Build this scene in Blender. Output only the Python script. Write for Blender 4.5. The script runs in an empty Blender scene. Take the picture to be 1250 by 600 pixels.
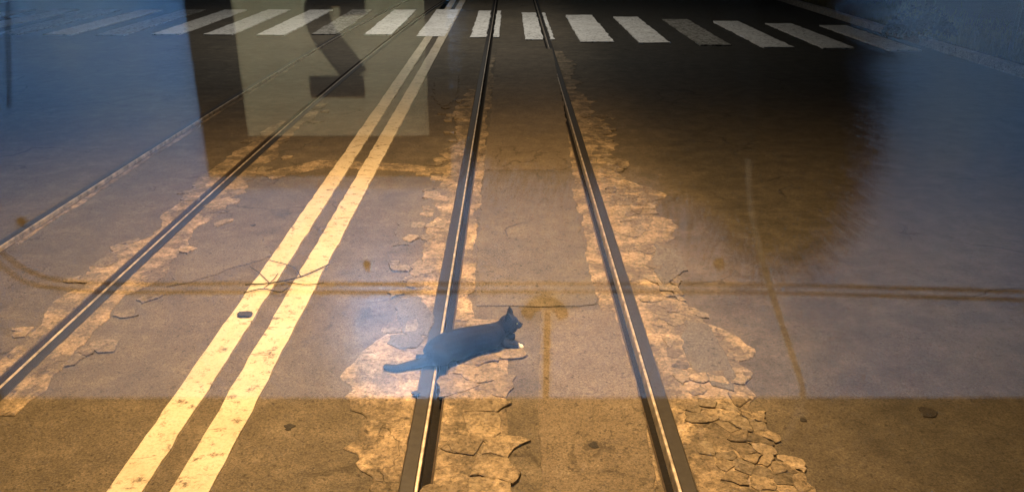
import bpy, bmesh, math, random
import numpy as np
from mathutils import Vector, Matrix, noise
from mathutils.geometry import tessellate_polygon

random.seed(11)
S = bpy.context.scene
COL = S.collection

# ------------------------------------------------------------------ camera
F, CX, CY = 981.0, 622.5, 300.0          # focal length and centre in photo pixels (1250 x 600)
PITCH = math.radians(22.33)
CAMX, CAMH = -0.146, 2.044
cam_d = bpy.data.cameras.new('camera')
cam = bpy.data.objects.new('camera', cam_d)
COL.objects.link(cam)
cam.location = (CAMX, 0, CAMH)
cam.rotation_euler = (math.pi / 2 - PITCH, 0, 0)
cam_d.sensor_width = 36
cam_d.lens = 36 * F / 1250
cam_d.shift_x = (625 - CX) / 1250
cam_d.clip_start = 0.05
cam_d.clip_end = 1500
cam_d.dof.use_dof = True
cam_d.dof.focus_distance = 5.0
cam_d.dof.aperture_fstop = 8
S.camera = cam

# ------------------------------------------------------------------ world, sun, exposure
W = bpy.data.worlds.new('World')
S.world = W
W.use_nodes = True
wn = W.node_tree
wn.nodes.clear()
sky = wn.nodes.new('ShaderNodeTexSky')
sky.sky_type = 'NISHITA'
sky.sun_disc = False
sky.sun_elevation = math.radians(-3.0)
sky.sun_rotation = math.radians(200)
bg = wn.nodes.new('ShaderNodeBackground')
bg.inputs['Strength'].default_value = 0.05
wo = wn.nodes.new('ShaderNodeOutputWorld')
wn.links.new(sky.outputs[0], bg.inputs['Color'])
wn.links.new(bg.outputs[0], wo.inputs['Surface'])

sun_d = bpy.data.lights.new('dusk_sun', 'SUN')
sun_d.energy = 0.012
sun_d.angle = math.radians(20)
sun_d.color = (0.75, 0.85, 1.0)
sun = bpy.data.objects.new('dusk_sun', sun_d)
COL.objects.link(sun)
sun.rotation_euler = (math.radians(55), 0, math.radians(200))

vs = S.view_settings
vs.view_transform = 'Standard'
vs.look = 'None'
vs.exposure = 0.0
vs.gamma = 1.0
vs.use_curve_mapping = False
S.render.engine = 'CYCLES'
S.cycles.use_denoising = True
S.cycles.max_bounces = 6
S.cycles.transparent_max_bounces = 12

LAMP_X, LAMP_Y, LAMP_Z, LAMP_W = -0.5, 4.0, 5.2, 4100
FAR_X, FAR_Y, FAR_Z, FAR_W = -1.7, 15.6, 6.6, 1350
TUBE_W, FILL_W, SPOT_W = 100.0, 17.0, 1200.0

# ------------------------------------------------------------------ helpers
PANE_Y, WALL_Y = 0.45, -0.40             # window pane in front of the camera, cab wall behind it
_cp, _sp = math.cos(PITCH), math.sin(PITCH)

def ray(px, py):
    a, b = (px - CX) / F, -(py - CY) / F
    return Vector((a, _cp + b * _sp, -_sp + b * _cp))

def gnd(px, py, z=0.0):
    d = ray(px, py)
    t = (z - CAMH) / d.z
    return Vector((CAMX + d.x * t, d.y * t, z))

def wall(px, py, out=0.0):
    """the spot on the cab wall whose mirror image in the pane falls on this pixel"""
    d = ray(px, py)
    t = (2 * PANE_Y - (WALL_Y + out)) / d.y
    return Vector((CAMX + d.x * t, WALL_Y + out, CAMH + d.z * t))

def link_mesh(name, verts, faces, mat=None, parent=None, smooth=False):
    me = bpy.data.meshes.new(name)
    me.from_pydata([tuple(v) for v in verts], [], faces)
    me.update()
    if smooth:
        me.polygons.foreach_set('use_smooth', [True] * len(me.polygons))
    o = bpy.data.objects.new(name, me)
    COL.objects.link(o)
    if mat:
        me.materials.append(mat)
    if parent:
        o.parent = parent
    return o

def empty(name, loc=(0, 0, 0)):
    o = bpy.data.objects.new(name, None)
    o.empty_display_size = 0.1
    o.location = loc
    COL.objects.link(o)
    return o

def tag(o, label=None, cat=None, group=None, kind=None):
    for k, v in (('label', label), ('category', cat), ('group', group), ('kind', kind)):
        if v:
            o[k] = v
    return o

class MB:
    """collects boxes, tubes, lathes into one mesh"""
    def __init__(self):
        self.v, self.f = [], []
    def add(self, v, f):
        n = len(self.v)
        self.v += [Vector(p) for p in v]
        self.f += [tuple(i + n for i in q) for q in f]
        return self
    def box(self, lo, hi, ch=0.0):
        bm = bmesh.new()
        bmesh.ops.create_cube(bm, size=1)
        for v in bm.verts:
            v.co = Vector([lo[i] + (v.co[i] + 0.5) * (hi[i] - lo[i]) for i in range(3)])
        if ch > 0:
            bmesh.ops.bevel(bm, geom=bm.edges[:], offset=ch, segments=2, affect='EDGES', profile=0.6)
        bm.verts.index_update()
        self.add([v.co.copy() for v in bm.verts], [[v.index for v in f.verts] for f in bm.faces])
        bm.free()
        return self
    def tube(self, pts, rad, seg=8, flat=None, caps=True):
        pts = [Vector(p) for p in pts]
        rad = rad if isinstance(rad, (list, tuple)) else [rad] * len(pts)
        vs_, fs = [], []
        ref = Vector((0, 0, 1))
        for i, p in enumerate(pts):
            t = (pts[min(i + 1, len(pts) - 1)] - pts[max(i - 1, 0)]).normalized()
            r = ref if abs(t.dot(ref)) < 0.92 else Vector((0, 1, 0))
            a = t.cross(r).normalized()
            b = a.cross(t).normalized()
            fl = flat if flat else (1, 1)
            for k in range(seg):
                an = 2 * math.pi * k / seg
                vs_.append(p + a * math.cos(an) * rad[i] * fl[0] + b * math.sin(an) * rad[i] * fl[1])
        for i in range(len(pts) - 1):
            for k in range(seg):
                fs.append((i * seg + k, i * seg + (k + 1) % seg, (i + 1) * seg + (k + 1) % seg, (i + 1) * seg + k))
        if caps:
            fs.append(tuple(reversed(range(seg))))
            fs.append(tuple((len(pts) - 1) * seg + k for k in range(seg)))
        return self.add(vs_, fs)
    def build(self, name, mat, parent=None, smooth=False):
        bm = bmesh.new()
        vv = [bm.verts.new(p) for p in self.v]
        for q in self.f:
            try:
                bm.faces.new([vv[i] for i in q])
            except ValueError:
                pass
        bmesh.ops.recalc_face_normals(bm, faces=bm.faces[:])
        me = bpy.data.meshes.new(name)
        bm.to_mesh(me)
        bm.free()
        if smooth:
            me.polygons.foreach_set('use_smooth', [True] * len(me.polygons))
        me.materials.append(mat)
        o = bpy.data.objects.new(name, me)
        COL.objects.link(o)
        if parent:
            o.parent = parent
        return o

def smooth_path(pts, n=6):
    """Catmull-Rom through the points"""
    P = [Vector(p) for p in pts]
    P = [P[0] * 2 - P[1]] + P + [P[-1] * 2 - P[-2]]
    out = []
    for i in range(1, len(P) - 2):
        for k in range(n):
            t = k / n
            a, b, c, d = P[i - 1], P[i], P[i + 1], P[i + 2]
            out.append(0.5 * (2 * b + (c - a) * t + (2 * a - 5 * b + 4 * c - d) * t * t + (3 * b - a - 3 * c + d) * t ** 3))
    out.append(P[-2])
    return out

def warp(p):
    """the left track bends gently to the right in the distance"""
    p = Vector(p)
    d = min(max(0.0, p.y - 4.0), 22.0)
    w = 1.0 if -4.3 <= p.x <= -2.2 else max(0.0, 1 - (-4.3 - p.x) / 3.0) if p.x < -4.3 else max(0.0, 1 - (p.x + 2.2) / 0.35)
    sx = 0.0022 * d * d + (max(0.0, p.y - 26.0) * 0.0968)
    return Vector((p.x + sx * w, p.y, p.z))

# ------------------------------------------------------------------ materials
def mat(name):
    m = bpy.data.materials.new(name)
    m.use_nodes = True
    nt = m.node_tree
    b = nt.nodes['Principled BSDF']
    return m, nt, b

def N(nt, t, **kw):
    n = nt.nodes.new(t)
    for k, v in kw.items():
        if k in n.inputs:
            n.inputs[k].default_value = v
        else:
            setattr(n, k, v)
    return n

def pos(nt, sx=1, sy=1, sz=1):
    g = N(nt, 'ShaderNodeNewGeometry')
    if (sx, sy, sz) == (1, 1, 1):
        return g.outputs['Position']
    mp = N(nt, 'ShaderNodeMapping')
    mp.inputs['Scale'].default_value = (sx, sy, sz)
    nt.links.new(g.outputs['Position'], mp.inputs['Vector'])
    return mp.outputs[0]

def noi(nt, vec, scale, detail=4, rough=0.6):
    n = N(nt, 'ShaderNodeTexNoise')
    n.inputs['Scale'].default_value = scale
    n.inputs['Detail'].default_value = detail
    n.inputs['Roughness'].default_value = rough
    nt.links.new(vec, n.inputs['Vector'])
    return n.outputs['Fac']

def ramp(nt, fac, stops):
    r = N(nt, 'ShaderNodeValToRGB')
    e = r.color_ramp.elements
    while len(e) < len(stops):
        e.new(0.5)
    for i, (p, c) in enumerate(stops):
        e[i].position = p
        e[i].color = (c, c, c, 1) if isinstance(c, (int, float)) else (*c, 1)
    nt.links.new(fac, r.inputs[0])
    return r.outputs[0]

def mix(nt, fac, a, b, mode='MIX'):
    m = N(nt, 'ShaderNodeMix', data_type='RGBA', blend_type=mode)
    for sock, v in ((m.inputs[0], fac), (m.inputs[6], a), (m.inputs[7], b)):
        if isinstance(v, bpy.types.NodeSocket):
            nt.links.new(v, sock)
        elif isinstance(v, (int, float)):
            sock.default_value = v
        else:
            sock.default_value = (*v, 1)
    return m.outputs[2]

def bump(nt, b, h, strength, dist):
    n = N(nt, 'ShaderNodeBump')
    n.inputs['Strength'].default_value = strength
    n.inputs['Distance'].default_value = dist
    nt.links.new(h, n.inputs['Height'])
    nt.links.new(n.outputs[0], b.inputs['Normal'])

def ground_mat(name, dark, mid, light, grain=90, coarse=1.0, rough=0.85, bs=0.7, cracks=0.0, rnd=0.0, blend=None, lane=None):
    """asphalt or mortar: aggregate grain, blotches, pits, fine cracks"""
    m, nt, b = mat(name)
    p = pos(nt)
    big = noi(nt, p, 0.9, 5, 0.65)
    med = noi(nt, p, 6.0, 6, 0.72)
    fine = noi(nt, p, grain, 3, 0.75)
    vo = N(nt, 'ShaderNodeTexVoronoi')
    vo.inputs['Scale'].default_value = grain * 0.9
    nt.links.new(p, vo.inputs['Vector'])
    c1 = ramp(nt, big, [(0.32, dark), (0.5, mid), (0.68, light)])
    c2 = mix(nt, 0.6 * coarse, c1, ramp(nt, med, [(0.3, [x * 0.45 for x in mid]), (0.52, mid), (0.75, [min(1, x * 1.6) for x in light])]))
    if blend:
        k = ramp(nt, noi(nt, p, 4.5, 6, 0.75), [(0.41, 0.0), (0.56, 1.0)])
        c2 = mix(nt, k, c2, blend)
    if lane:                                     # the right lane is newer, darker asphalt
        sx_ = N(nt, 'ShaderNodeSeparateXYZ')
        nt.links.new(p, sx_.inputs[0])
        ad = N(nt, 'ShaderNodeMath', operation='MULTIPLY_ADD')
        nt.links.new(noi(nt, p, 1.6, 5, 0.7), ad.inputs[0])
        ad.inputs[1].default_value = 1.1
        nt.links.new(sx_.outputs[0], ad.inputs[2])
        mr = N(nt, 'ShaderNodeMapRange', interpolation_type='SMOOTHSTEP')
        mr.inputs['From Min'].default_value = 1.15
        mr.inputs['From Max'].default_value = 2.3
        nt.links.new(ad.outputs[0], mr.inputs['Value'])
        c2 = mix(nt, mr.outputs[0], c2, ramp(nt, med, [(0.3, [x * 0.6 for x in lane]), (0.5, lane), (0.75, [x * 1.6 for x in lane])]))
    g = ramp(nt, fine, [(0.28, 0.2), (0.48, 0.95), (0.60, 1.15), (0.74, 1.7)])
    c3 = mix(nt, 0.85, c2, g, 'MULTIPLY')
    st = N(nt, 'ShaderNodeSeparateColor')            # single stones of the aggregate
    nt.links.new(vo.outputs['Color'], st.inputs[0])
    c3 = mix(nt, 0.4, c3, ramp(nt, st.outputs[0], [(0.0, 0.5), (0.5, 1.0), (1.0, 1.45)]), 'MULTIPLY')
    pits = ramp(nt, noi(nt, p, grain * 0.33, 3, 0.6), [(0.58, 1.0), (0.70, 0.3)])
    c4 = mix(nt, 0.8, c3, pits, 'MULTIPLY')
    h = mix(nt, 0.5, fine, pits)
    h = mix(nt, 0.3, h, vo.outputs['Distance'])
    if cracks:
        wv = N(nt, 'ShaderNodeTexNoise')
        wv.inputs['Scale'].default_value = 3.0
        wv.inputs['Detail'].default_value = 5
        nt.links.new(p, wv.inputs['Vector'])
        va = N(nt, 'ShaderNodeVectorMath', operation='MULTIPLY_ADD')
        nt.links.new(wv.outputs['Color'], va.inputs[0])
        va.inputs[1].default_value = (.55, .55, 0)
        nt.links.new(p, va.inputs[2])
        ve = N(nt, 'ShaderNodeTexVoronoi', feature='DISTANCE_TO_EDGE')
        ve.inputs['Scale'].default_value = cracks
        nt.links.new(va.outputs[0], ve.inputs['Vector'])
        cr = ramp(nt, ve.outputs['Distance'], [(0.0, 0.1), (0.007, 0.5), (0.018, 1.0)])
        gate = ramp(nt, noi(nt, p, 0.8, 3, 0.6), [(0.36, 0.0), (0.48, 1.0)])
        cr = mix(nt, 1.0, cr, gate, 'LIGHTEN')
        c4 = mix(nt, 0.7, c4, cr, 'MULTIPLY')
        h = mix(nt, 0.5, h, cr)
    if rnd:
        oi = N(nt, 'ShaderNodeObjectInfo')
        c4 = mix(nt, 1.0, c4, ramp(nt, oi.outputs['Random'], [(0.0, 1 - rnd), (1.0, 1 + rnd)]), 'MULTIPLY')
    nt.links.new(c4, b.inputs['Base Color'])
    b.inputs['Roughness'].default_value = rough
    b.inputs['Specular IOR Level'].default_value = 0.3
    bump(nt, b, h, min(1.0, bs * 1.3), 0.010)
    return m

M = {}
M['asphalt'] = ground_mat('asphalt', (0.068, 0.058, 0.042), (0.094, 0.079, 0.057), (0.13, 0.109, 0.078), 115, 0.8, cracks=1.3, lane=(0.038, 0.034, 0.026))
M['asphalt_dark'] = ground_mat('asphalt_dark', (0.040, 0.036, 0.027), (0.052, 0.047, 0.035), (0.070, 0.062, 0.047), 115)
M['patch'] = ground_mat('patch_asphalt', (0.085, 0.074, 0.058), (0.105, 0.091, 0.07), (0.135, 0.116, 0.088), 130, 0.55, 0.9, 0.4, cracks=1.1)
M['patch_grey'] = ground_mat('patch_grey', (0.085, 0.077, 0.064), (0.105, 0.094, 0.078), (0.13, 0.116, 0.097), 100, 0.6, 0.9, 0.3)
M['slab'] = ground_mat('slab_concrete', (0.095, 0.079, 0.057), (0.12, 0.098, 0.07), (0.15, 0.123, 0.088), 130, 0.6, 0.85, 0.4, cracks=1.6)
M['mortar'] = ground_mat('mortar', (0.20, 0.155, 0.10), (0.29, 0.225, 0.148), (0.39, 0.31, 0.21), 85, 1.0, 0.9, 1.0, cracks=5.0, blend=(0.11, 0.09, 0.063))
M['piece_a'] = ground_mat('broken_tan', (0.16, 0.127, 0.083), (0.215, 0.17, 0.113), (0.28, 0.224, 0.152), 60, 1.0, 0.9, 1.0, rnd=0.3, cracks=6.0, blend=(0.15, 0.122, 0.085))
M['piece_b'] = ground_mat('broken_grey', (0.10, 0.084, 0.061), (0.135, 0.112, 0.08), (0.18, 0.148, 0.107), 60, 1.0, 0.9, 0.9, rnd=0.3)
M['tar'] = ground_mat('tar', (0.012, 0.011, 0.01), (0.018, 0.016, 0.014), (0.03, 0.027, 0.022), 120, 0.6, 0.6, 0.5)
M['kerb'] = ground_mat('kerb_concrete', (0.40, 0.38, 0.33), (0.48, 0.45, 0.39), (0.55, 0.52, 0.46), 60, 0.6)
M['earth'] = ground_mat('earth', (0.05, 0.045, 0.03), (0.07, 0.06, 0.04), (0.09, 0.08, 0.05), 30)

def paint_mat(name, base, base2, wear_lo, wear_hi, under):
    m, nt, b = mat(name)
    p = pos(nt)
    c = mix(nt, ramp(nt, noi(nt, p, 2.5, 5, 0.7), [(0.35, 0.0), (0.65, 1.0)]), base, base2)
    c = mix(nt, 0.5, c, ramp(nt, noi(nt, p, 70, 2, 0.6), [(0.3, 0.6), (0.55, 1.0)]), 'MULTIPLY')
    w = noi(nt, p, 16, 6, 0.75)
    cr = noi(nt, pos(nt, 1.2, 7, 1), 4.5, 4, 0.75)
    w1 = ramp(nt, w, [(wear_lo, 1.0), (wear_hi, 0.0)])
    w2 = ramp(nt, cr, [(0.34, 1.0), (0.385, 0.0)])
    ws = mix(nt, 1.0, w1, w2, 'LIGHTEN')
    c = mix(nt, ws, c, under)
    nt.links.new(c, b.inputs['Base Color'])
    b.inputs['Roughness'].default_value = 0.75
    bump(nt, b, mix(nt, 0.5, noi(nt, p, 75, 3), w), 0.5, 0.004)
    return m

M['yellow'] = paint_mat('yellow_paint', (0.57, 0.505, 0.39), (0.46, 0.395, 0.28), 0.35, 0.45, (0.115, 0.097, 0.07))
M['white'] = paint_mat('white_paint', (0.80, 0.80, 0.77), (0.66, 0.65, 0.61), 0.36, 0.46, (0.09, 0.08, 0.065))
M['white_worn'] = paint_mat('worn_white_paint', (0.42, 0.41, 0.37), (0.30, 0.29, 0.26), 0.42, 0.54, (0.075, 0.066, 0.05))

def plain(name, c, rough=0.6, metal=0.0, bs=0.0, bscale=40, var=0.25, spec=0.5):
    m, nt, b = mat(name)
    p = pos(nt)
    n = noi(nt, p, bscale, 4, 0.65)
    nt.links.new(mix(nt, 1.0, c, ramp(nt, n, [(0.3, 1 - var), (0.7, 1 + var)]), 'MULTIPLY'), b.inputs['Base Color'])
    b.inputs['Roughness'].default_value = rough
    b.inputs['Metallic'].default_value = metal
    b.inputs['Specular IOR Level'].default_value = spec
    if bs:
        bump(nt, b, n, bs, 0.003)
    return m

M['rail_head'] = plain('rail_head_steel', (0.020, 0.018, 0.016), 0.6, 0.1, 0.3, 25, 0.35)
M['rail_edge'] = plain('worn_bright_steel', (0.62, 0.55, 0.46), 0.42, 0.6, 0.3, 14, 0.6)
M['groove'] = plain('groove_dirt', (0.012, 0.011, 0.010), 0.95, 0, 0.5, 60, spec=0.1)
M['rail_lip'] = plain('rusty_rail_lip', (0.05, 0.036, 0.024), 0.85, 0.2, 0.4, 40, 0.4)
M['steel'] = plain('painted_steel', (0.22, 0.23, 0.23), 0.5, 0.4)
M['dark_metal'] = plain('dark_metal', (0.03, 0.03, 0.033), 0.5, 0.5)
M['rubber'] = plain('black_rubber', (0.012, 0.012, 0.012), 0.75, spec=0.2)
M['cab_panel'] = None
M['cab_dark'] = plain('cab_dark_lining', (0.010, 0.009, 0.008), 0.95, spec=0.05)
M['floor_cab'] = plain('cab_floor', (0.03, 0.03, 0.03), 0.9, spec=0.1)
M['sign_black'] = plain('sign_black', (0.008, 0.008, 0.008), 0.8, spec=0.1)
M['paper'] = plain('sign_paper', (0.47, 0.32, 0.15), 0.9, bscale=3, var=0.2, spec=0.1)
M['silhouette'] = plain('silhouette_black', (0.007, 0.0065, 0.006), 1.0, bs=0.4, bscale=120, spec=0.03)
M['strap'] = plain('brown_leather', (0.035, 0.016, 0.005), 0.8, bs=0.2, spec=0.15)
M['cord'] = plain('pale_cord', (0.13, 0.09, 0.045), 0.7)
M['twig'] = plain('twig_bark', (0.012, 0.012, 0.011), 0.9)
M['stone'] = plain('dark_stone', (0.03, 0.027, 0.024), 0.85, bs=0.5)

def panel_mat():
    m, nt, b = mat('cab_panel_blue_grey')
    p = pos(nt)
    n = noi(nt, p, 3.2, 3, 0.55)
    c = ramp(nt, n, [(0.36, (0.20, 0.36, 0.60)), (0.6, (0.36, 0.46, 0.60))])
    nt.links.new(c, b.inputs['Base Color'])
    b.inputs['Roughness'].default_value = 0.7
    b.inputs['Specular IOR Level'].default_value = 0.2
    return m
M['cab_panel'] = panel_mat()

def glass_mat():
    m, nt, b = mat('window_glass')
    nt.nodes.remove(b)
    out = [n for n in nt.nodes if n.type == 'OUTPUT_MATERIAL'][0]
    fr = N(nt, 'ShaderNodeFresnel')
    ge = N(nt, 'ShaderNodeNewGeometry')          # the node inverts the index on the inner side of each face: undo that
    ior = N(nt, 'ShaderNodeMapRange')
    ior.inputs['To Min'].default_value = 1.52
    ior.inputs['To Max'].default_value = 1 / 1.52
    nt.links.new(ge.outputs['Backfacing'], ior.inputs['Value'])
    nt.links.new(ior.outputs[0], fr.inputs['IOR'])
    tr = N(nt, 'ShaderNodeBsdfTransparent')
    gl = N(nt, 'ShaderNodeBsdfGlossy')
    gl.inputs['Roughness'].default_value = 0.0
    mx = N(nt, 'ShaderNodeMixShader')
    nt.links.new(fr.outputs[0], mx.inputs[0])
    nt.links.new(tr.outputs[0], mx.inputs[1])
    nt.links.new(gl.outputs[0], mx.inputs[2])
    nt.links.new(mx.outputs[0], out.inputs['Surface'])
    return m
M['glass'] = glass_mat()

def emit_mat(name, c, s):
    m, nt, b = mat(name)
    b.inputs['Base Color'].default_value = (*c, 1)
    b.inputs['Emission Color'].default_value = (*c, 1)
    b.inputs['Emission Strength'].default_value = s
    return m

# ------------------------------------------------------------------ ragged slabs
def frac(p, s, seed):
    return noise.fractal(Vector((p.x * s + seed * 7.1, p.y * s - seed * 3.3, seed)), 0.8, 2.0, 4)

def ragged(pts, step=0.03, amp=0.02, seed=1.0, freq=9.0):
    """subdivide a closed ground outline and make its edge uneven"""
    out = []
    n = len(pts)
    for i in range(n):
        a, b = Vector(pts[i]), Vector(pts[(i + 1) % n])
        k = max(1, int((b - a).length / step))
        for j in range(k):
            p = a.lerp(b, j / k)
            out.append(Vector((p.x + amp * frac(p, freq, seed), p.y + amp * frac(p, freq, seed + 9.7), 0)))
    return out

def slab(name, outline, z0, z1, mat_, parent, chamfer=0.006, tilt=(0, 0), bend=True):
    """a thin plate with a chamfered ragged rim; the outline runs in the ground plane"""
    n = len(outline)
    area = sum(outline[i].x * outline[(i + 1) % n].y - outline[(i + 1) % n].x * outline[i].y for i in range(n))
    if area < 0:
        outline = outline[::-1]
    c = sum((p for p in outline), Vector()) / n
    ins = []
    for i in range(n):
        a, p, b = outline[i - 1], outline[i], outline[(i + 1) % n]
        t = (b - a)
        t = t.normalized() if t.length > 1e-6 else Vector((1, 0, 0))
        ins.append(p + Vector((-t.y, t.x, 0)) * chamfer)
    def zz(p):
        return z1 + tilt[0] * (p.x - c.x) + tilt[1] * (p.y - c.y)
    v = [Vector((p.x, p.y, z0)) for p in outline] + [Vector((p.x, p.y, max(z0 + 0.0005, zz(p) - chamfer * 0.5))) for p in outline] \
        + [Vector((p.x, p.y, zz(p))) for p in ins]
    f = []
    for i in range(n):
        j = (i + 1) % n
        f.append((i, j, n + j, n + i))
        f.append((n + i, n + j, 2 * n + j, 2 * n + i))
    for tri in tessellate_polygon([[Vector((p.x, p.y, 0)) for p in ins]]):
        a, b, cc = tri
        A, B, C = ins[a], ins[b], ins[cc]
        if (B - A).cross(C - A).z < 0:
            a, cc = cc, a
        f.append((2 * n + a, 2 * n + b, 2 * n + cc))
    return link_mesh(name, [warp(q) if bend else q for q in v], f, mat_, parent)

def strip_outline(x_in, width, y0, y1, side, seed, rough_in=0.004, amp=0.6, step=0.035):
    """ragged band along a rail: straight against the rail, uneven outside"""
    k = int((y1 - y0) / step)
    inner, outer = [], []
    for i in range(k + 1):
        y = y0 + (y1 - y0) * i / k
        w = width(y) if callable(width) else width
        q = Vector((seed * 3.7, y, 0))
        w = w * (1 + amp * max(-1, min(1, frac(q, 1.7, seed))) + 0.22 * amp * max(-1, min(1, frac(q, 7, seed + 3))))
        inner.append(Vector((x_in + side * rough_in * frac(q, 20, seed), y, 0)))
        outer.append(Vector((x_in + side * max(0.02, w), y + 0.03 * frac(q, 5, seed + 6) * (0 < i < k), 0)))
    return inner + outer[::-1]

# ------------------------------------------------------------------ ground sheet, road, kerb, verge
GL = {'L': -3.54, 'A': -2.54, 'B': -0.50, 'C': 0.50}        # running edges of the four rails
OUT = {'L': -1, 'A': 1, 'B': -1, 'C': 1}                     # the side of the rail's head
HEAD, EDGE, GROOVE, LIP = 0.060, 0.014, 0.044, 0.009
def rail_span(k):
    s = OUT[k]
    a, b = GL[k] + s * (HEAD + EDGE), GL[k] - s * (GROOVE + LIP)
    return min(a, b), max(a, b)

KERB_X = 6.84
LEFT_X = -13.0
tag(link_mesh('ground', [(-400, -300, -0.35), (400, -300, -0.35), (400, 900, -0.35), (-400, 900, -0.35)], [(0, 1, 2, 3)], M['earth']),
    'bare dark earth under and around the street', 'ground', kind='structure')

def road_strip(x0, x1, mb):
    """a strip of carriageway, finely meshed and slightly uneven close to the tram"""
    ys = [-12, -3, 1.5] + [2.2 + 0.06 * i for i in range(int(7 / 0.06))] + [9.4 + 0.5 * i for i in range(34)] + [28, 34, 45, 60]
    nx = max(2, int((x1 - x0) / 0.08))
    xs = [x0 + (x1 - x0) * i / nx for i in range(nx + 1)]
    v, f = [], []
    for y in ys:
        for i, x in enumerate(xs):
            z = 0.0
            if 0 < i < nx and 2 < y < 10:
                z = 0.0022 * frac(Vector((x, y, 0)), 2.2, 4)
            v.append(warp((x, y, z)))
    w = nx + 1
    for j in range(len(ys) - 1):
        for i in range(nx):
            f.append((j * w + i, j * w + i + 1, (j + 1) * w + i + 1, (j + 1) * w + i))
    mb.add(v, f)

road_mb = MB()
edges = [LEFT_X] + [q for k in 'LABC' for q in rail_span(k)]
for i in range(0, len(edges), 2):
    if i + 1 < len(edges):
        road_strip(edges[i], edges[i + 1], road_mb)
        # the slot's walls go down beside the rail
road_strip(edges[-1], KERB_X, road_mb)
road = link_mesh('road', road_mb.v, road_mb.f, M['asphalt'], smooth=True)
tag(road, 'worn brown asphalt street carrying two tram tracks', 'road', kind='structure')
verge = MB()
verge.add([(KERB_X + 0.16, -12, 0.10), (60, -12, 0.16), (60, 200, 0.16), (KERB_X + 0.16, 200, 0.10)], [(0, 1, 2, 3)])
tag(verge.build('verge', M['earth']), 'unlit earth verge behind the right kerb', 'verge', kind='structure')
pav = MB().box((-60, -12, -0.3), (LEFT_X - 0.16, 200, 0.13), 0.0)
tag(pav.build('pavement', M['kerb']), 'pale pavement along the left side of the street', 'pavement', kind='structure')

kerb = empty('kerb', (KERB_X, 0, 0))
tag(kerb, 'low pale concrete kerb along the right edge of the lane', 'kerb', kind='structure')
kbm = None
y = 6.0
for i in range(38):
    L = 1.0
    if kbm is None:
        ko = MB().box((0, 0, -0.2), (0.15, L - 0.012, 0.12), 0.012).build('kerb_stone', M['kerb'], kerb)
        kbm = ko.data
    else:
        ko = bpy.data.objects.new('kerb_stone', kbm)
        COL.objects.link(ko)
        ko.parent = kerb
    ko.location = (random.uniform(-0.006, 0.006), y, random.uniform(-0.008, 0.006))
    ko.rotation_euler = (0, 0, random.uniform(-0.006, 0.006))
    y += L
kerb2 = empty('kerb', (LEFT_X - 0.158, 0, 0))
tag(kerb2, 'low pale concrete kerb along the left edge of the street', 'kerb', kind='structure')
y = 6.0
for i in range(38):
    ko = bpy.data.objects.new('kerb_stone', kbm)
    COL.objects.link(ko)
    ko.parent = kerb2
    ko.location = (random.uniform(-0.006, 0.006) - 0.001, y, random.uniform(-0.008, 0.006) + 0.02)
    y += 1.0

# ------------------------------------------------------------------ rails
rail_label = {'L': 'thin dark tram rail, leftmost of the four, outer rail of the left track',
              'A': 'dark grooved tram rail between the thin far-left rail and the yellow lines',
              'B': 'dark grooved tram rail that the black cat lies across',
              'C': 'dark grooved tram rail right of the cat, beside the broken tan paving'}
RY0, RY1 = -6.0, 60.0
RYS = [-6, 0, 3, 4] + [4.5 + .5 * i for i in range(46)] + [28, 34, 45, 60]
for k in 'LABC':
    r = empty('tram_rail', (GL[k], 0, 0))
    tag(r, rail_label[k], 'rail', 'tram rails set in the road')
    s = OUT[k]
    def bx(a, b, z0, z1, ch=0.0):
        lo, hi = min(a * s, b * s), max(a * s, b * s)
        prof = [(lo, z0), (hi, z0), (hi, z1 - ch), (hi - ch, z1), (lo + ch, z1), (lo, z1 - ch)]
        mb, m_ = MB(), 6
        v = [warp((GL[k] + x, yy, z)) - Vector((GL[k], 0, 0)) for yy in RYS for x, z in prof]
        f = [(j * m_ + i, j * m_ + (i + 1) % m_, (j + 1) * m_ + (i + 1) % m_, (j + 1) * m_ + i) for j in range(len(RYS) - 1) for i in range(m_)]
        f += [tuple(range(m_)), tuple((len(RYS) - 1) * m_ + i for i in range(m_))]
        return mb.add(v, f)
    bx(EDGE, EDGE + HEAD, -0.16, 0.006, 0.004).build('rail_head', M['rail_head'], r)
    bx(0.0, EDGE - 0.0005, -0.16, 0.0075, 0.003).build('running_edge', M['rail_edge'], r)
    bx(-GROOVE, -0.0005, -0.16, -0.052).build('groove_bed', M['groove'], r)
    bx(-GROOVE - LIP, -GROOVE - 0.0005, -0.16, 0.003, 0.003).build('rail_lip', M['rail_lip'], r)

# ------------------------------------------------------------------ mortar bands beside the rails
def band(k, side, width, y0, y1, seed, m='mortar', z=0.006, amp=0.6):
    lo, hi = rail_span(k)
    x_in = (hi + 0.003) if side > 0 else (lo - 0.003)
    return slab('mortar_band', strip_outline(x_in, width, y0, y1, side, seed, amp=amp), -0.02, z, M[m], road, 0.005)
band('C', 1, lambda y: 0.34 + 0.10 * max(0, 3.4 - y), 1.6, 9.5, 1.3, amp=0.7)
band('C', 1, lambda y: 0.16, 9.52, 13.3, 1.9, amp=0.9)
band('C', -1, lambda y: 0.10, 1.6, 8.0, 2.4, amp=0.9)
band('B', 1, lambda y: 0.085, 3.9, 12.9, 3.1, amp=0.9)
band('B', 1, lambda y: 0.30, 1.6, 3.88, 3.6, amp=0.12)
band('B', -1, lambda y: 0.24 if y < 4.5 else 0.13, 1.6, 10.2, 4.2, amp=0.9)
band('A', 1, lambda y: 0.11, 3.0, 9.5, 5.2, amp=0.9)
band('A', -1, lambda y: 0.12, 3.0, 8.5, 6.2, amp=0.9)
band('L', 1, lambda y: 0.035, 5, 12, 7.2, amp=0.9)

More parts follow.
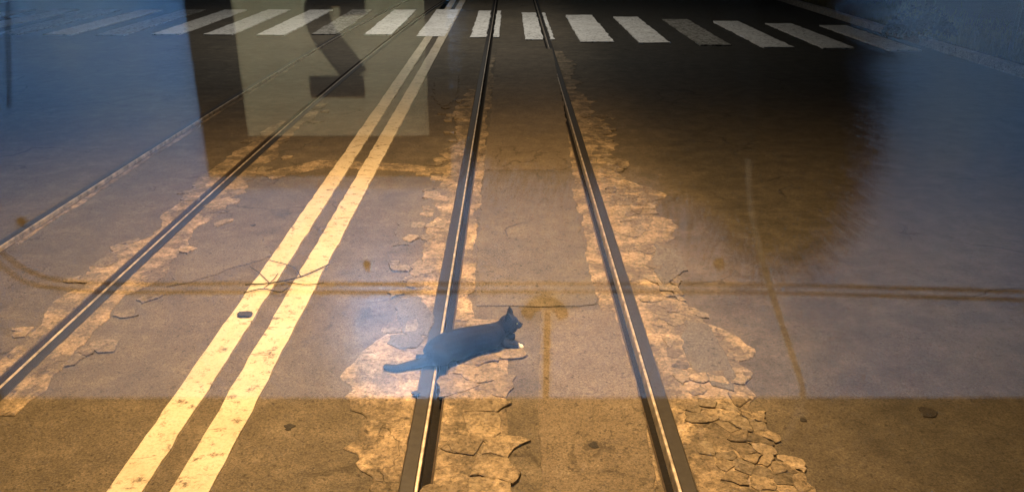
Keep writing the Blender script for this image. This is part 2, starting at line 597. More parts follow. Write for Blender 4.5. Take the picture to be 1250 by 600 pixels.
# ------------------------------------------------------------------ repair patches (outlines read off the photograph)
def patch(px, m, z, seed, amp=0.02, step=0.035):
    return slab('asphalt_patch', ragged([gnd(*p) for p in px], step, amp, seed), -0.01, z, M[m], road, 0.005)
patch([(590, 212), (694, 211), (702, 250), (712, 300), (724, 350), (728, 374), (580, 374), (583, 300), (587, 250)], 'patch', 0.0078, 2.2, 0.018)
patch([(660, 379), (748, 379), (770, 450), (790, 520), (800, 606), (662, 606), (657, 480)], 'slab', 0.0105, 3.3, 0.012)
patch([(606, 60), (674, 60), (690, 140), (698, 207), (590, 208), (600, 130)], 'slab', 0.0085, 5.1, 0.02, 0.08)
patch([(838, 392), (862, 398), (880, 425), (898, 462), (896, 478), (868, 472), (846, 452), (832, 425)], 'patch_grey', 0.0125, 6.1, 0.02)
patch([(482, 372), (510, 362), (530, 385), (526, 410), (500, 414), (484, 402)], 'patch_grey', 0.0115, 7.1, 0.03)
patch([(476, 410), (506, 409), (520, 416), (510, 426), (486, 427), (474, 420)], 'patch_grey', 0.013, 7.9, 0.02)
patch([(250, 292), (320, 288), (330, 312), (250, 340), (205, 350), (225, 318)], 'patch', 0.0085, 8.4, 0.03)
patch([(800, 300), (826, 306), (838, 330), (812, 352), (796, 330)], 'patch_grey', 0.0125, 9.4, 0.03)
patch([(486, 270), (528, 240), (536, 262), (500, 300), (480, 300)], 'patch', 0.0085, 9.9, 0.03)
patch([(532, 96), (560, 92), (558, 120), (540, 132), (528, 118)], 'patch', 0.0085, 10.9, 0.05)
patch([(316, 212), (390, 196), (480, 200), (552, 206), (545, 213), (470, 208), (395, 205), (330, 219)], 'mortar', 0.0085, 11.9, 0.02)

# ------------------------------------------------------------------ broken paving: every piece a plate of its own
def clip(poly, n, d):
    out = []
    for i in range(len(poly)):
        a, b = poly[i], poly[(i + 1) % len(poly)]
        da, db = a.dot(n) - d, b.dot(n) - d
        if da <= 0:
            out.append(a)
        if da * db < 0:
            out.append(a.lerp(b, da / (da - db)))
    return out

def broken(outline_fn, box, size, keep, seed, thick, gap, mats, bed=0.007):
    """plates from a jittered Voronoi net; outline_fn says which seeds belong to the broken area"""
    rnd = random.Random(seed)
    x0, y0, x1, y1 = box
    pts = []
    ny, nx = int((y1 - y0) / size) + 1, int((x1 - x0) / size) + 1
    for j in range(-1, ny + 1):
        for i in range(-1, nx + 1):
            pts.append(Vector((x0 + (i + rnd.uniform(0.05, 0.95)) * size, y0 + (j + rnd.uniform(0.05, 0.95)) * size, 0)))
    cnt = 0
    for p in pts:
        if not outline_fn(p) or rnd.random() > keep:
            continue
        r = size * 1.1
        poly = [p + Vector((r * math.cos(a), r * math.sin(a), 0)) for a in [2 * math.pi * q / 10 for q in range(10)]]
        for q in pts:
            if q is p or (q - p).length > 2.4 * size:
                continue
            n = (q - p).normalized()
            poly = clip(poly, n, ((p + q) / 2).dot(n) - gap * rnd.uniform(0.4, 1.5))
            if len(poly) < 3:
                break
        if len(poly) < 3:
            continue
        poly = [v for v in poly]
        lim = []
        for v in poly:
            lim.append(v)
        o = ragged(lim, max(0.02, size * 0.22), size * 0.2, seed + cnt * 0.37, 1.6 / size)
        h = rnd.uniform(*thick)
        t = h * 0.5 / size
        slab('broken_piece', o, -0.01, bed + h, mats[0] if rnd.random() < 0.62 else mats[1], road, min(0.008, h * 0.6),
             (rnd.uniform(-t, t), rnd.uniform(-t, t)))
        cnt += 1
    return cnt

PM = (M['piece_a'], M['piece_b'])
cx1 = rail_span('C')[1]
bx0 = rail_span('B')[0]
bx1 = rail_span('B')[1]
ax1 = rail_span('A')[1]
ax0 = rail_span('A')[0]
n1 = broken(lambda p: cx1 + 0.06 < p.x < cx1 + 0.30 + 0.16 * frac(p, 1.2, 2) + 0.14 * max(0, 3.5 - p.y), (cx1, 3.45, cx1 + 0.8, 8.6), 0.075, 0.5, 5, (0.001, 0.009), 0.0015, PM)
n6 = broken(lambda p: cx1 + 0.07 < p.x < cx1 + 0.40 + 0.14 * frac(p, 1.2, 2) and p.y < 3.45, (cx1, 2.2, cx1 + 0.8, 3.5), 0.075, 0.8, 6, (0.001, 0.009), 0.0014, PM)
n2 = broken(lambda p: bx1 + 0.06 < p.x < bx1 + 0.31, (bx1, 2.2, bx1 + 0.5, 3.5), 0.16, 0.9, 8, (0.003, 0.014), 0.0022, (M['piece_a'], M['piece_a']))
n3 = broken(lambda p: bx0 - 0.30 - 0.1 * frac(p, 1.5, 7) < p.x < bx0 - 0.07, (bx0 - 0.6, 3.75, bx0, 9.5), 0.11, 0.38, 13, (0.002, 0.009), 0.005, PM)
n4 = broken(lambda p: ax1 + 0.06 < p.x < ax1 + 0.26, (ax1, 3.4, ax1 + 0.4, 9.0), 0.11, 0.22, 17, (0.001, 0.006), 0.003, PM)
n5 = broken(lambda p: ax0 - 0.2 < p.x < ax0 - 0.06, (ax0 - 0.4, 3.4, ax0, 7.5), 0.11, 0.22, 19, (0.001, 0.006), 0.003, PM)
print('broken pieces', n1, n2, n3, n4, n5)

# ------------------------------------------------------------------ painted markings
def line_x(x, y):
    return gnd(x, y).x
def marking(name, x0, x1, y0, y1, m, seed, z=0.0165, amp=0.008, step=0.05, bend=True):
    o = ragged([Vector((x0, y0, 0)), Vector((x1, y0, 0)), Vector((x1, y1, 0)), Vector((x0, y1, 0))], step, amp, seed, 12)
    return slab(name, o, -0.004, z, m, road, 0.003, bend=bend)
def gx(lst):
    return sum(gnd(*p).x for p in lst) / len(lst)
y1l, y1r = gx([(126, 600), (267, 400), (421, 196)]), gx([(171, 600), (301, 400), (437, 196)])
y2l, y2r = gx([(207, 600), (324, 400), (451, 196)]), gx([(254, 600), (360, 400), (469, 196)])
print('yellow', y1l, y1r, y2l, y2r)
yl1 = marking('yellow_line', y1l, y1r, 1.4, 60, M['yellow'], 1.1, step=0.09)
yl2 = marking('yellow_line', y2l, y2r, 1.4, 60, M['yellow'], 2.1, step=0.09)
ZY0, ZY1 = gnd(600, 47).y, gnd(600, 14).y
zs = [(-10.6, 0), (-9.55, 0), (-8.45, 1), (-7.35, 0), (-6.25, 0), (-5.2, 0), (-4.15, 0)]
stripes = []
for i in range(22):
    xc = gnd(592, 45).x + (i - 12) * 0.985 + 0.0
    if xc < KERB_X - 0.5:
        stripes.append((xc, i))
for xc, i in stripes:
    xp = 622.5 + (xc - CAMX) * 145 * 0.4525
    ZY0 = gnd(600, 43 + 0.034 * max(0, xp - 480)).y
    ZY1 = gnd(600, 13 + 0.040 * max(0, xp - 560)).y
    worn = i in (3, 5, 9, 16)
    w = 0.26 if i != 14 else 0.29
    segs = [(xc - w, xc + w)]
    for k in 'LABC':                      # paint stops at a rail that crosses the bar
        lo, hi = rail_span(k)
        if k in 'LA':                    # where the bent rail runs at the near and far end of the bar
            lo, hi = lo + 0.0022 * (ZY0 - 4.1) ** 2, hi + 0.0022 * (ZY1 - 3.9) ** 2
        ns = []
        for a, b in segs:
            if b < lo or a > hi:
                ns.append((a, b))
            else:
                if lo - a > 0.03:
                    ns.append((a, lo - 0.004))
                if b - hi > 0.03:
                    ns.append((hi + 0.004, b))
        segs = ns
    for a, b in segs:
        marking('crosswalk_bar', a, b, ZY0 - 0.1 * (i % 3) * 0.5, ZY1 + 0.05 * (i % 2), M['white_worn'] if worn else M['white'], 3 + i, z=0.021, amp=0.03, step=0.12, bend=False)

# tar spots and oil stains
for i, (x, y, r) in enumerate([(353, 521, 0.020), (634, 435, 0.022), (1132, 503, 0.035), (980, 512, 0.014),
                               (725, 545, 0.02), (309, 275, 0.016)]):
    c = gnd(x, y)
    o = [c + Vector((r * (1 + 0.35 * math.sin(3 * a + i) + 0.2 * math.sin(5 * a)) * math.cos(a), r * 1.2 * math.sin(a), 0)) for a in [2 * math.pi * q / 14 for q in range(14)]]
    slab('tar_spot', o, -0.004, 0.0135 if x in (725, 634) else 0.0045, M['tar'], road, 0.002)

# ------------------------------------------------------------------ small things on the road
def twig(label, px, rad, branches):
    t = empty('twig', gnd(*px[0]))
    P = [gnd(*p) + Vector((0, 0, 0.026)) for p in px]
    o0 = t.location.copy()
    MB().tube([p - o0 for p in smooth_path(P, 5)], rad, 6).build('stem', M['twig'], t, True)
    for br in branches:
        Q = [gnd(*p) + Vector((0, 0, 0.026)) for p in br]
        MB().tube([p - o0 for p in smooth_path(Q, 4)], rad * 0.7, 5).build('side_shoot', M['twig'], t, True)
    tag(t, label, 'twig')
twig('thin forked dark twig lying across the two yellow lines', [(300, 352), (330, 350), (368, 342), (402, 327)], 0.0035,
     [[(368, 342), (358, 330), (330, 322)], [(330, 350), (318, 338), (306, 330)], [(345, 347), (372, 352), (396, 350)]])
twig('small thin dark twig on the left yellow line below the forked twig', [(298, 362), (322, 357), (342, 361), (352, 356)], 0.003, [[(322, 357), (334, 346), (340, 338)]])

def stone(label, px, r, m='stone', sq=0.55):
    bm = bmesh.new()
    bmesh.ops.create_icosphere(bm, subdivisions=2, radius=r)
    for v in bm.verts:
        d = 1 + 0.35 * noise.noise(v.co * (1.7 / r) + Vector((px[0], px[1], 0)))
        v.co = Vector((v.co.x * d * 1.25, v.co.y * d, max(-0.3 * r, v.co.z * d * sq)))
    me = bpy.data.meshes.new('stone')
    bm.to_mesh(me)
    bm.free()
    me.materials.append(M[m])
    o = bpy.data.objects.new('stone', me)
    COL.objects.link(o)
    o.location = gnd(*px) + Vector((0, 0, 0.018 + 0.25 * r))
    tag(o, label, 'stone')
stone('flat dark clod on the left yellow line under the twigs', (300, 388), 0.036, sq=0.2)
stone('small dark pebble beside the left rail edge near the bottom', (508, 484), 0.016)

# ------------------------------------------------------------------ verge plants and post
def grass(name, label, area, n, hmin, hmax, seed, m, kind='stuff'):
    rnd = random.Random(seed)
    v, f = [], []
    for _ in range(n):
        x, y = area(rnd)
        h = rnd.uniform(hmin, hmax)
        a = rnd.uniform(0, 6.28)
        w = 0.006
        lx, ly = rnd.uniform(-0.5, 0.5) * h, rnd.uniform(-0.5, 0.5) * h
        z = 0.105
        b = len(v)
        dx, dy = w * math.cos(a), w * math.sin(a)
        v += [(x - dx, y - dy, z), (x + dx, y + dy, z), (x + dx * .7 + lx * .4, y + dy * .7 + ly * .4, z + h * .6), (x - dx * .7 + lx * .4, y - dy * .7 + ly * .4, z + h * .6), (x + lx, y + ly, z + h)]
        f += [(b, b + 1, b + 2, b + 3), (b + 3, b + 2, b + 4)]
    o = link_mesh(name, v, f, m)
    return tag(o, label, name, kind=kind)
gm = plain('dry_grass', (0.22, 0.20, 0.08), 0.9, bscale=2, var=0.4)
grass('grass', 'dry yellowish grass on the verge behind the right kerb',
      lambda r: (KERB_X + 0.2 + abs(r.gauss(0, 0.9)), r.uniform(8, 24)), 16000, 0.04, 0.16, 3, gm)

def shrub():
    base = gnd(1122, 46, 0.11)
    t = empty('low_shrub', base)
    rnd = random.Random(4)
    v, f = [], []
    for _ in range(2600):
        a, rr = rnd.uniform(0, 6.28), math.sqrt(rnd.random())
        d = Vector((0.62 * rr * math.cos(a), 0.5 * rr * math.sin(a), 0))
        hh = 0.42 * math.sqrt(max(0, 1 - rr * rr)) * rnd.uniform(0.4, 1.0) * (1 + 0.3 * math.sin(a * 3))
        p = d + Vector((0, 0, hh + 0.02))
        n = Vector((rnd.gauss(0, 1), rnd.gauss(0, 1), rnd.gauss(0, 1))).normalized()
        u = n.orthogonal().normalized() * rnd.uniform(0.018, 0.035)
        w = n.cross(u) * 0.55
        b = len(v)
        v += [p - u, p + w, p + u, p - w]
        f.append((b, b + 1, b + 2, b + 3))
    lm = plain('shrub_leaf', (0.03, 0.045, 0.03), 0.8, bscale=6, var=0.4)
    link_mesh('foliage', v, f, lm, t)
    mb = MB()
    for q in range(7):
        a = q * 0.9
        mb.tube([(0, 0, -0.02), (0.15 * math.cos(a), 0.12 * math.sin(a), 0.14), (0.34 * math.cos(a), 0.28 * math.sin(a), 0.25)], [0.012, 0.008, 0.004], 5)
    mb.build('stem', M['twig'], t)
    tag(t, 'low dark shrub on the verge beside the far end of the crosswalk', 'shrub')
shrub()

post = empty('sign_post', gnd(1232, 66, 0.1))
MB().tube([(0, 0, -0.1), (0.01, 0, 1.2), (0.025, 0, 2.7)], [0.03, 0.03, 0.03], 12).build('pole', M['steel'], post, True)
MB().tube([(0, 0, -0.01), (0, 0, 0.03)], [0.075, 0.06], 16).build('base_collar', M['kerb'], post, True)
tag(post, 'thin pale metal post on the grass verge at the upper right', 'post')

# ------------------------------------------------------------------ the cat
def cat():
    o0 = gnd(560, 440)
    t = empty('cat', (o0.x, o0.y, 0.006))
    D = lambda x, y, z: (gnd(x, y, 0) - Vector((o0.x, o0.y, 0))) + Vector((0, 0, z))
    def up(x, y, z):
        """point at height z above the ground that shows at pixel x, y"""
        p = gnd(x, y, z + 0.006)
        return Vector((p.x - o0.x, p.y - o0.y, z))
    mb = MB()
    # trunk: rump, loin, ribs, shoulders, neck
    trunk = [(up(520, 433, .050), .032), (up(530, 428, .060), .058), (up(543, 424, .068), .074), (up(557, 420, .070), .078), (up(572, 415, .070), .070),
             (up(588, 412, .070), .067), (up(600, 409, .072), .066), (up(610, 402, .084), .046), (up(618, 397, .100), .040)]
    P = smooth_path([p for p, _ in trunk], 4)
    R = []
    for i in range(len(trunk) - 1):
        for k in range(4):
            R.append(trunk[i][1] + (trunk[i + 1][1] - trunk[i][1]) * k / 4)
    R.append(trunk[-1][1])
    mb.tube(P, R, 16)
    # head: skull, cheeks, muzzle
    def ball(c, r, sc=(1, 1, 1)):
        bm = bmesh.new()
        bmesh.ops.create_icosphere(bm, subdivisions=3, radius=r)
        bm.verts.index_update()
        mb.add([Vector((v.co.x * sc[0], v.co.y * sc[1], v.co.z * sc[2])) + c for v in bm.verts], [[v.index for v in f.verts] for f in bm.faces])
        bm.free()
    head = up(621, 394, .118)
    ball(head, .050, (1.05, 0.95, .92))
    ball(head + Vector((.040, .010, -.016)), .026, (1.15, .95, .8))
    ball(head + Vector((.016, -.022, -.014)), .029)
    ball(head + Vector((.012, .028, -.012)), .029)
    # ears
    for ex, ey, lean in ((-.004, -.026, -.008), (.006, .030, .008)):
        a = head + Vector((ex, ey, .034))
        mb.tube([a, a + Vector((.000, lean * .5, .018)), a + Vector((-.001, lean, .036)), a + Vector((-.002, lean * 1.2, .048))], [.020, .0165, .008, .002], 10, flat=(1, .55))
    # fore legs reaching forward along the ground
    mb.tube(smooth_path([up(604, 414, .05), up(616, 418, .030), up(627, 421, .019), up(634, 422, .014)], 4), [.034] * 3 + [.026] * 4 + [.019] * 3 + [.0165, .018, .019], 10)
    mb.tube(smooth_path([up(606, 406, .05), up(616, 408, .034), up(624, 410, .030), up(629, 411, .026)], 4), [.032] * 3 + [.025] * 4 + [.019] * 3 + [.0165, .018, .019], 10)
    for fx, fy in ((636, 421), (637, 423), (635, 424)):
        ball(up(fx, fy, .011), .0085, (1.5, 1, .9))
    # haunch, thigh and hind foot
    ball(up(536, 432, .055), .062, (1.15, .9, .95))
    mb.tube(smooth_path([up(545, 437, .04), up(533, 438, .030), up(520, 436, .022), up(508, 436, .018)], 4), [.034] * 3 + [.026] * 3 + [.02] * 3 + [.017, .017, .017, .018], 10)
    # far hind leg, under the belly
    mb.tube(smooth_path([up(556, 430, .04), up(570, 430, .024), up(580, 427, .016)], 4), [.03, .028, .025, .022, .02, .018, .017, .016, .016], 10)
    # tail
    mb.tube(smooth_path([up(530, 436, .045), up(514, 442, .026), up(498, 446, .018), up(484, 449, .016), up(472, 447.5, .0155)], 5),
            [.027 - .0105 * i / 20 for i in range(21)], 10)
    ball(up(471.5, 447.4, .0155), .0158)
    m, nt, b = mat('black_fur')
    tc = N(nt, 'ShaderNodeTexCoord')
    n = noi(nt, tc.outputs['Object'], 60, 4, .7)
    base = ramp(nt, n, [(.3, (.003, .003, .0035)), (.7, (.010, .0098, .010))])
    def spot(c, r0, r1):
        d = N(nt, 'ShaderNodeVectorMath', operation='DISTANCE')
        nt.links.new(tc.outputs['Object'], d.inputs[0])
        d.inputs[1].default_value = c
        mr = N(nt, 'ShaderNodeMapRange')
        mr.inputs['From Min'].default_value = r0
        mr.inputs['From Max'].default_value = r1
        mr.inputs['To Min'].default_value = 1
        mr.inputs['To Max'].default_value = 0
        nt.links.new(d.outputs['Value'], mr.inputs['Value'])
        return mr.outputs[0]
    for c, r in ((up(637, 422, .012), .026), (up(630, 411, .024), .018), (head + Vector((.036, .004, -.034)), .012)):
        base = mix(nt, spot(c, r * .8, r * 1.1), base, (.75, .72, .66))
    nt.links.new(base, b.inputs['Base Color'])
    b.inputs['Roughness'].default_value = .75
    b.inputs['Specular IOR Level'].default_value = .12
    b.inputs['Sheen Weight'].default_value = .0
    b.inputs['Sheen Roughness'].default_value = .5
    fu = noi(nt, tc.outputs['Object'], 170, 3, .7)
    bump(nt, b, fu, .35, .003)
    body = mb.build('body', m, t, True)
    rm = body.modifiers.new('remesh', 'REMESH')
    rm.mode = 'VOXEL'
    rm.voxel_size = .0042
    rm.use_smooth_shade = True
    sm = body.modifiers.new('smooth', 'SMOOTH')
    sm.factor = .5
    sm.iterations = 6
    # short coat, finer along the outline
    rnd = random.Random(77)
    fv, ff = [], []
    bm_ = bmesh.new()
    bm_.from_mesh(body.data)
    bm_.faces.ensure_lookup_table()
    fw = [f.calc_area() for f in bm_.faces]
    for f in rnd.choices(list(bm_.faces), fw, k=15000):
        wts = [rnd.random() + .01 for _ in f.verts]
        q = sum((v.co * w for v, w in zip(f.verts, wts)), Vector()) / sum(wts)
        if q.z < .006 or q.x > .30 or (q - head).length < .066:
            continue
        d_ = (f.normal * rnd.uniform(.5, 1) + Vector((-1.0, -.2, -.2)) * rnd.uniform(.3, .9)).normalized() * rnd.uniform(.004, .011)
        s_ = d_.cross(f.normal)
        s_ = (s_.normalized() if s_.length > 1e-6 else Vector((0, 1, 0))) * .0006
        k = len(fv)
        fv += [q - s_ - f.normal * .002, q + s_ - f.normal * .002, q + d_]
        ff.append((k, k + 1, k + 2))
    bm_.free()
    coat = link_mesh('coat', fv, ff, m, t)
    tag(coat, kind='stuff')
    em = plain('cat_eye', (.35, .36, .12), .1)
    for dy in (-.021, .027):
        bm = bmesh.new()
        bmesh.ops.create_icosphere(bm, subdivisions=2, radius=.0065)
        me = bpy.data.meshes.new('eye')
        bm.to_mesh(me)
        bm.free()
        me.materials.append(em)
        e = bpy.data.objects.new('eye', me)
        COL.objects.link(e)
        e.parent = t
        e.location = head + Vector((.039, dy, .008))
    nm = plain('cat_nose', (.02, .012, .012), .4)
    bm = bmesh.new()
    bmesh.ops.create_icosphere(bm, subdivisions=2, radius=.006)
    me = bpy.data.meshes.new('nose')
    bm.to_mesh(me)
    bm.free()
    me.materials.append(nm)
    e = bpy.data.objects.new('nose', me)
    COL.objects.link(e)
    e.parent = t
    e.location = head + Vector((.068, .012, -.010))
    tag(t, 'black cat with white paws stretched low across the tram rail', 'cat')
cat()

# ------------------------------------------------------------------ street lamps hung over the tracks on span wires
def span_lamp(x, y, z, watts, col, label, radius=0.12, cone=120):
    t = empty('street_lamp', (x, y, z))
    MB().tube([(-0.28, 0, .10), (-.2, 0, .16), (.2, 0, .16), (.28, 0, .10)], [.05, .09, .09, .05], 14, flat=(1.2, 1)).build('housing', M['dark_metal'], t, True)
    MB().box((-.22, -.09, .02), (.22, .09, .05), .01).build('lens', emit_mat('lamp_lens', col, 6), t)
    wmb = MB()
    k = 26
    wmb.tube([((-14 - x) + (28.0) * i / k, 0, .28 + .9 * ((i / k - .5) * 2) ** 2) for i in range(k + 1)], .006, 5)
    wmb.build('span_wire', M['dark_metal'], t)
    MB().tube([(0, 0, .22), (0, 0, .285)], .012, 8).build('hanger', M['dark_metal'], t)
    d = bpy.data.lights.new('lamp_light', 'SPOT')
    d.energy = watts
    d.color = col
    d.spot_size = math.radians(cone)
    d.spot_blend = 1.0
    d.shadow_soft_size = radius
    l = bpy.data.objects.new('lamp_light', d)
    COL.objects.link(l)
    l.parent = t
    l.location = (0, 0, -.02)
    tag(t, label, 'street lamp', 'street lamps hung over the tracks')
span_lamp(LAMP_X, LAMP_Y, LAMP_Z, LAMP_W, (1.0, .61, .26), 'amber street lamp on a span wire above the cat')
span_lamp(FAR_X, FAR_Y, FAR_Z, FAR_W, (1.0, .92, .80), 'white street lamp on a span wire above the crosswalk', cone=128)

# ------------------------------------------------------------------ the tram's end compartment around the camera
cab = empty('tram_cab', (0, 0, 0.35))
tag(cab, 'tram window and blue-grey compartment wall mirrored in its glass', 'tram window')
zc = -0.35
def cb(name, lo, hi, m, ch=0.0):
    return MB().box((lo[0], lo[1], lo[2] + zc), (hi[0], hi[1], hi[2] + zc), ch).build(name, m, cab)
HW = 1.08
cb('window_pane', (-HW + .05, PANE_Y, 1.30), (HW - .05, PANE_Y + .004, 2.66), M['glass'])
cb('front_wall', (-HW, PANE_Y - .02, .40), (HW, PANE_Y + .05, 1.295), M['cab_dark'], .01)
cb('window_header', (-HW, PANE_Y - .02, 2.665), (HW, PANE_Y + .05, 2.9), M['cab_dark'], .01)
cb('window_post', (-HW - .03, PANE_Y - .02, 1.297), (-HW + .048, PANE_Y + .05, 2.663), M['rubber'], .01)
cb('window_post', (HW - .048, PANE_Y - .02, 1.297), (HW + .03, PANE_Y + .05, 2.663), M['rubber'], .01)
cb('side_wall', (-HW - .06, -3.0, .45), (-HW - .031, PANE_Y + .04, 2.9), M['cab_dark'])
cb('side_wall', (HW + .031, -3.0, .45), (HW + .06, PANE_Y + .04, 2.9), M['cab_dark'])
cb('ceiling', (-HW - .06, -3.0, 2.903), (HW + .06, PANE_Y + .06, 2.95), M['cab_dark'])
cb('floor', (-HW - .06, -3.0, .40), (HW + .06, PANE_Y - .03, .448), M['floor_cab'])
# the wall behind the camera: blue-grey panel above, dark lining below
zb = wall(620, 486).z
cb('wall_panel', (-HW - .03, WALL_Y - .03, zb), (HW + .03, WALL_Y, 2.90), M['cab_panel'])
cb('wall_lining', (-HW - .03, WALL_Y - .08, .449), (HW + .03, WALL_Y - .05, zb - .004), M['cab_dark'])
cb('panel_trim', (-HW - .03, WALL_Y - .05, zb - .016), (HW + .03, WALL_Y + .006, zb - .001), M['rubber'], .003)
for px in (6,):
    a, b = wall(px, -60, .003), wall(px + 4, 132, .003)
    MB().tube([a + Vector((0, 0, zc)), b + Vector((0, 0, zc))], .0015, 8).build('panel_seam', M['rubber'], cab)
# bolts
for px, py, r in ((447, 322, .006), (878, 322, .010), (26, 270, .007)):
    p = wall(px, py) + Vector((0, 0, zc))
    MB().tube([p + Vector((0, -.002, 0)), p + Vector((0, .006, 0)), p + Vector((0, .010, 0))], [r, r, r * .6], 16).build('bolt', M['strap'] if px < 500 else M['rubber'], cab, True)

# twin cable clipped to the wall
def run(path, rad, name, m, parent, out=.0018, off=(0, 0)):
    P = [wall(x + off[0], y + off[1], out) - parent.location for x, y in path]
    return MB().tube(smooth_path(P, 6), rad, 10).build(name, m, parent, True)
cable = empty('twin_cable', wall(620, 350))
pth = [(-60, 250), (-20, 286), (5, 312), (35, 332), (75, 343), (140, 347), (300, 347), (620, 347), (900, 348), (1080, 352), (1230, 356), (1330, 358)]
run(pth, .0027, 'upper_cable', M['rubber'], cable)
run([(x - (4 if x < 60 else 0), y + (7 if x > 60 else 10) + 3) for x, y in pth], .0027, 'lower_cable', M['rubber'], cable)
tag(cable, 'pair of thin dark cables mirrored as a double line across the picture', 'cable')
cord = empty('wall_cord', wall(915, 100))
run([(914, 196), (914, 200), (915, 206), (917, 250), (930, 312), (950, 380), (970, 440), (981, 478), (975, 505), (958, 540)], .0042, 'cord', M['cord'], cord, .29)
tag(cord, 'pale cord hanging in a slack curve, mirrored on the right side', 'cord')

# leather strap hanging from a hook
st = empty('hanging_strap', wall(667, 376))
def relbox(px0, py0, px1, py1, o0, o1, name, m, parent, ch=.002):
    a, b = wall(px0, py1, o0), wall(px1, py0, o0)
    return MB().box((a.x - parent.location.x, o0 + WALL_Y - parent.location.y, a.z - parent.location.z),
                    (b.x - parent.location.x, o1 + WALL_Y - parent.location.y, b.z - parent.location.z), ch).build(name, m, parent)
relbox(660, 380, 672, 640, .004, .010, 'strap', M['strap'], st)
pp = wall(663, 377, .012) - st.location
MB().tube(smooth_path([wall(x, y, .014) - st.location for x, y in ((642, 386), (650, 376), (665, 370), (680, 375), (688, 387))], 4), .011, 10).build('hook_plate', M['strap'], st, True)
tag(st, 'brown leather strap on a hook, mirrored right of the cat', 'strap')

# route number board: dark frame, beige card, black numeral
bd = empty('route_sign', wall(400, 190))
relbox(257, -150, 540, 214, .012, .024, 'board', M['sign_black'], bd)
relbox(303, -130, 512, 166, .0245, .0265, 'card', M['paper'], bd, .0)
def numeral():
    # outline of the stroke in photo pixels (mirrored there, so it reads the right way round on the board)
    mid = [(430, 18), (428, 2), (418, -7), (405, -8), (392, -2), (386, 12), (388, 28), (396, 44), (410, 62), (424, 80), (434, 94)]
    C_ = smooth_path([Vector((x, y, 0)) for x, y in mid], 5)
    o = .0295
    v, f = [], []
    n = len(C_)
    for i, p in enumerate(C_):
        t = (C_[min(i + 1, n - 1)] - C_[max(i - 1, 0)]).normalized()
        s = Vector((-t.y, t.x, 0)) * 15.5
        for q in (p + s, p - s):
            for dd in (.0268, o):
                v.append(wall(q.x, q.y, dd) - bd.location)
    for i in range(n - 1):
        a, b = 4 * i, 4 * (i + 1)
        f += [(a + 1, a + 3, b + 3, b + 1), (a, a + 1, b + 1, b), (a + 2, b + 2, b + 3, a + 3)]
    f += [(0, 2, 3, 1), (4 * n - 4, 4 * n - 3, 4 * n - 1, 4 * n - 2)]
    mb = MB().add(v, f)
    a, b = wall(379, 118, o), wall(443, 94, o)
    mb.box((a.x - bd.location.x, WALL_Y + .0268 - bd.location.y, a.z - bd.location.z), (b.x - bd.location.x, WALL_Y + o + .0008 - bd.location.y, b.z - bd.location.z))
    mb.build('numeral', M['sign_black'], bd)
numeral()
tag(bd, 'framed route board with a black number 2, mirrored at the upper left', 'sign')

# invented dark shape standing in for the viewer's own mirror image
jk = empty('dark_silhouette', wall(780, -150))
def silhouette():
    low_edge = [(592, 90), (597, 150), (650, 168), (720, 168), (770, 165), (820, 180), (850, 198), (880, 212), (910, 214), (930, 196), (944, 155), (955, 50)]
    H = smooth_path([Vector((x, y, 0)) for x, y in low_edge], 6)
    rows = 26
    v, f = [], []
    n = len(H)
    for side in (0, 1):
        for j in range(rows):
            s = j / (rows - 1)
            for i, p in enumerate(H):
                u = i / (n - 1)
                topx = 665 + 220 * u
                x = topx + (p.x - topx) * min(1, s * 1.25) ** .6
                y = -190 + (p.y + 190) * s
                th = math.sin(math.pi * u) ** .4 * (.05 + .05 * s)
                fold = .012 * s * math.sin(u * 23 + 2 * s) + .006 * s * math.sin(u * 51)
                out = .15 + (th + fold if side else 0)
                v.append(wall(x, y, out) - jk.location)
    w = n
    for side in (0, 1):
        b0 = side * rows * w
        for j in range(rows - 1):
            for i in range(w - 1):
                q = (b0 + j * w + i, b0 + j * w + i + 1, b0 + (j + 1) * w + i + 1, b0 + (j + 1) * w + i)
                f.append(q if side else q[::-1])
    B = rows * w
    for i in range(w - 1):
        f.append(((rows - 1) * w + i, (rows - 1) * w + i + 1, B + (rows - 1) * w + i + 1, B + (rows - 1) * w + i))
        f.append((i, B + i, B + i + 1, i + 1))
    for j in range(rows - 1):
        f.append((j * w, (j + 1) * w, B + (j + 1) * w, B + j * w))
        f.append((j * w + w - 1, B + j * w + w - 1, B + (j + 1) * w + w - 1, (j + 1) * w + w - 1))
    MB().add(v, f).build('dark_body', M['silhouette'], jk, True)
    # loose strands added to fade the dark shape's edge softly
    rnd = random.Random(21)
    pv, pf = [], []
    for _ in range(52000):
        i = rnd.randrange(n)
        s = rnd.uniform(.35, 1.0) ** .5
        u = i / (n - 1)
        p = H[i]
        topx = 665 + 220 * u
        x = topx + (p.x - topx) * min(1, s * 1.25) ** .6
        y = -190 + (p.y + 190) * s
        if rnd.random() < .5:
            x = p.x + rnd.uniform(-4, 4)
            y = p.y - 4
        a = math.atan2(y - 20, (x - 780) * .9) + rnd.gauss(0, .5)
        L = min(170, rnd.expovariate(1 / (26.0 if p.x < 905 else 75.0)))
        o0 = .16 + rnd.uniform(0, .06)
        A = wall(x, y, o0)
        B = wall(x + L * math.cos(a), y + L * math.sin(a), o0 + rnd.uniform(-.02, .02))
        t = (B - A)
        if t.length < 1e-4:
            continue
        w_ = t.cross(Vector((0, 1, 0))).normalized() * .0007
        k = len(pv)
        pv += [A - w_ - jk.location, A + w_ - jk.location, B - jk.location]
        pf.append((k, k + 1, k + 2))
    tag(link_mesh('edge_strands', pv, pf, M['silhouette'], jk), kind='stuff')
silhouette()
tag(jk, 'dark jacket hanging on the compartment wall, mirrored at the upper right', 'silhouette')

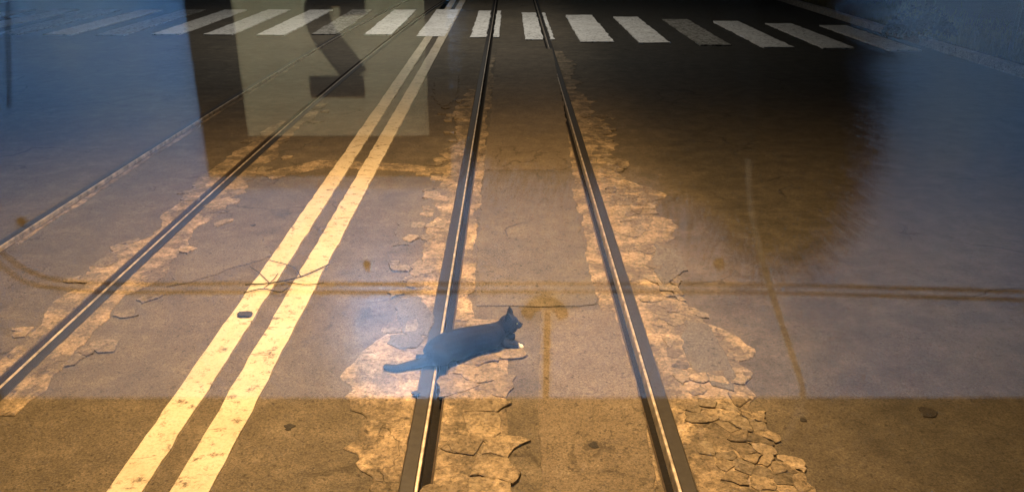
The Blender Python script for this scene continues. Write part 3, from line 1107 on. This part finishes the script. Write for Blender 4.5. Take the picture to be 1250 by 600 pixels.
MB().tube([wall(780, -150, .002) - jk.location, wall(780, -150, .16) - jk.location, wall(780, -170, .17) - jk.location], .008, 8).build('hook', M['dark_metal'], jk, True)

# lamps of the compartment: a cool tube under the ceiling and an added fill light for the lower wall
def tube_lamp(name, label, loc, w, watts, col, tilt, back):
    t = empty(name, loc)
    MB().box((-w / 2 - .03, .03, -.05), (w / 2 + .03, .042, .05)).build('baffle', M['cab_dark'], t)  # dark plate added to keep the lamp's light off the road
    MB().box((-w / 2 - .03, -.03, back - .006), (w / 2 + .03, .029, back + .006)).build('housing', M['steel'], t)
    MB().tube([(-w / 2, .012, 0), (w / 2, .012, 0)], .010, 12).build('tube', emit_mat('tube_glow', col, 1.2), t, True)
    d = bpy.data.lights.new('tube_light', 'AREA')
    d.shape = 'RECTANGLE'
    d.size, d.size_y = w, .04
    d.energy = watts
    d.color = col
    l = bpy.data.objects.new('tube_light', d)
    COL.objects.link(l)
    l.parent = t
    l.location = (0, -.004, 0)
    l.rotation_euler = (math.radians(tilt), 0, 0)
    tag(t, label, 'lamp')
tube_lamp('tube_lamp', 'cool blue-white tube lamp under the tram ceiling', (-.36, .37, 2.58), 1.15, TUBE_W, (.46, .73, 1.0), -98, .056)
tube_lamp('fill_lamp', 'added unseen fill lamp below the tram window', (-.1, .36, 1.36), 1.5, FILL_W, (.93, .93, 1.0), -97, -.056)

# added unseen spot that throws a glow patch on the wall
sp = empty('glow_spot', (-.5, .36, 2.50))
tgt = wall(480, 424)
dv = (tgt - sp.location).normalized()
MB().tube([-dv * .05, -dv * .03, dv * .012, dv * .05], [.012, .028, .030, .032], 16, caps=False).build('lamp_housing', M['dark_metal'], sp, True)
MB().tube([-dv * .03, Vector((0, .03, .06)), Vector((0, .05, .17))], .006, 8).build('arm', M['dark_metal'], sp, True)
d = bpy.data.lights.new('spot_light', 'SPOT')
d.energy = SPOT_W
d.color = (.75, .9, 1.0)
d.spot_size = math.radians(10.5)
d.spot_blend = 1.0
d.shadow_soft_size = .05
l = bpy.data.objects.new('spot_light', d)
COL.objects.link(l)
l.parent = sp
l.location = dv * .055
l.rotation_euler = dv.to_track_quat('-Z', 'Y').to_euler()
tag(sp, 'added unseen spot by the tram window header, lighting the wall', 'lamp')
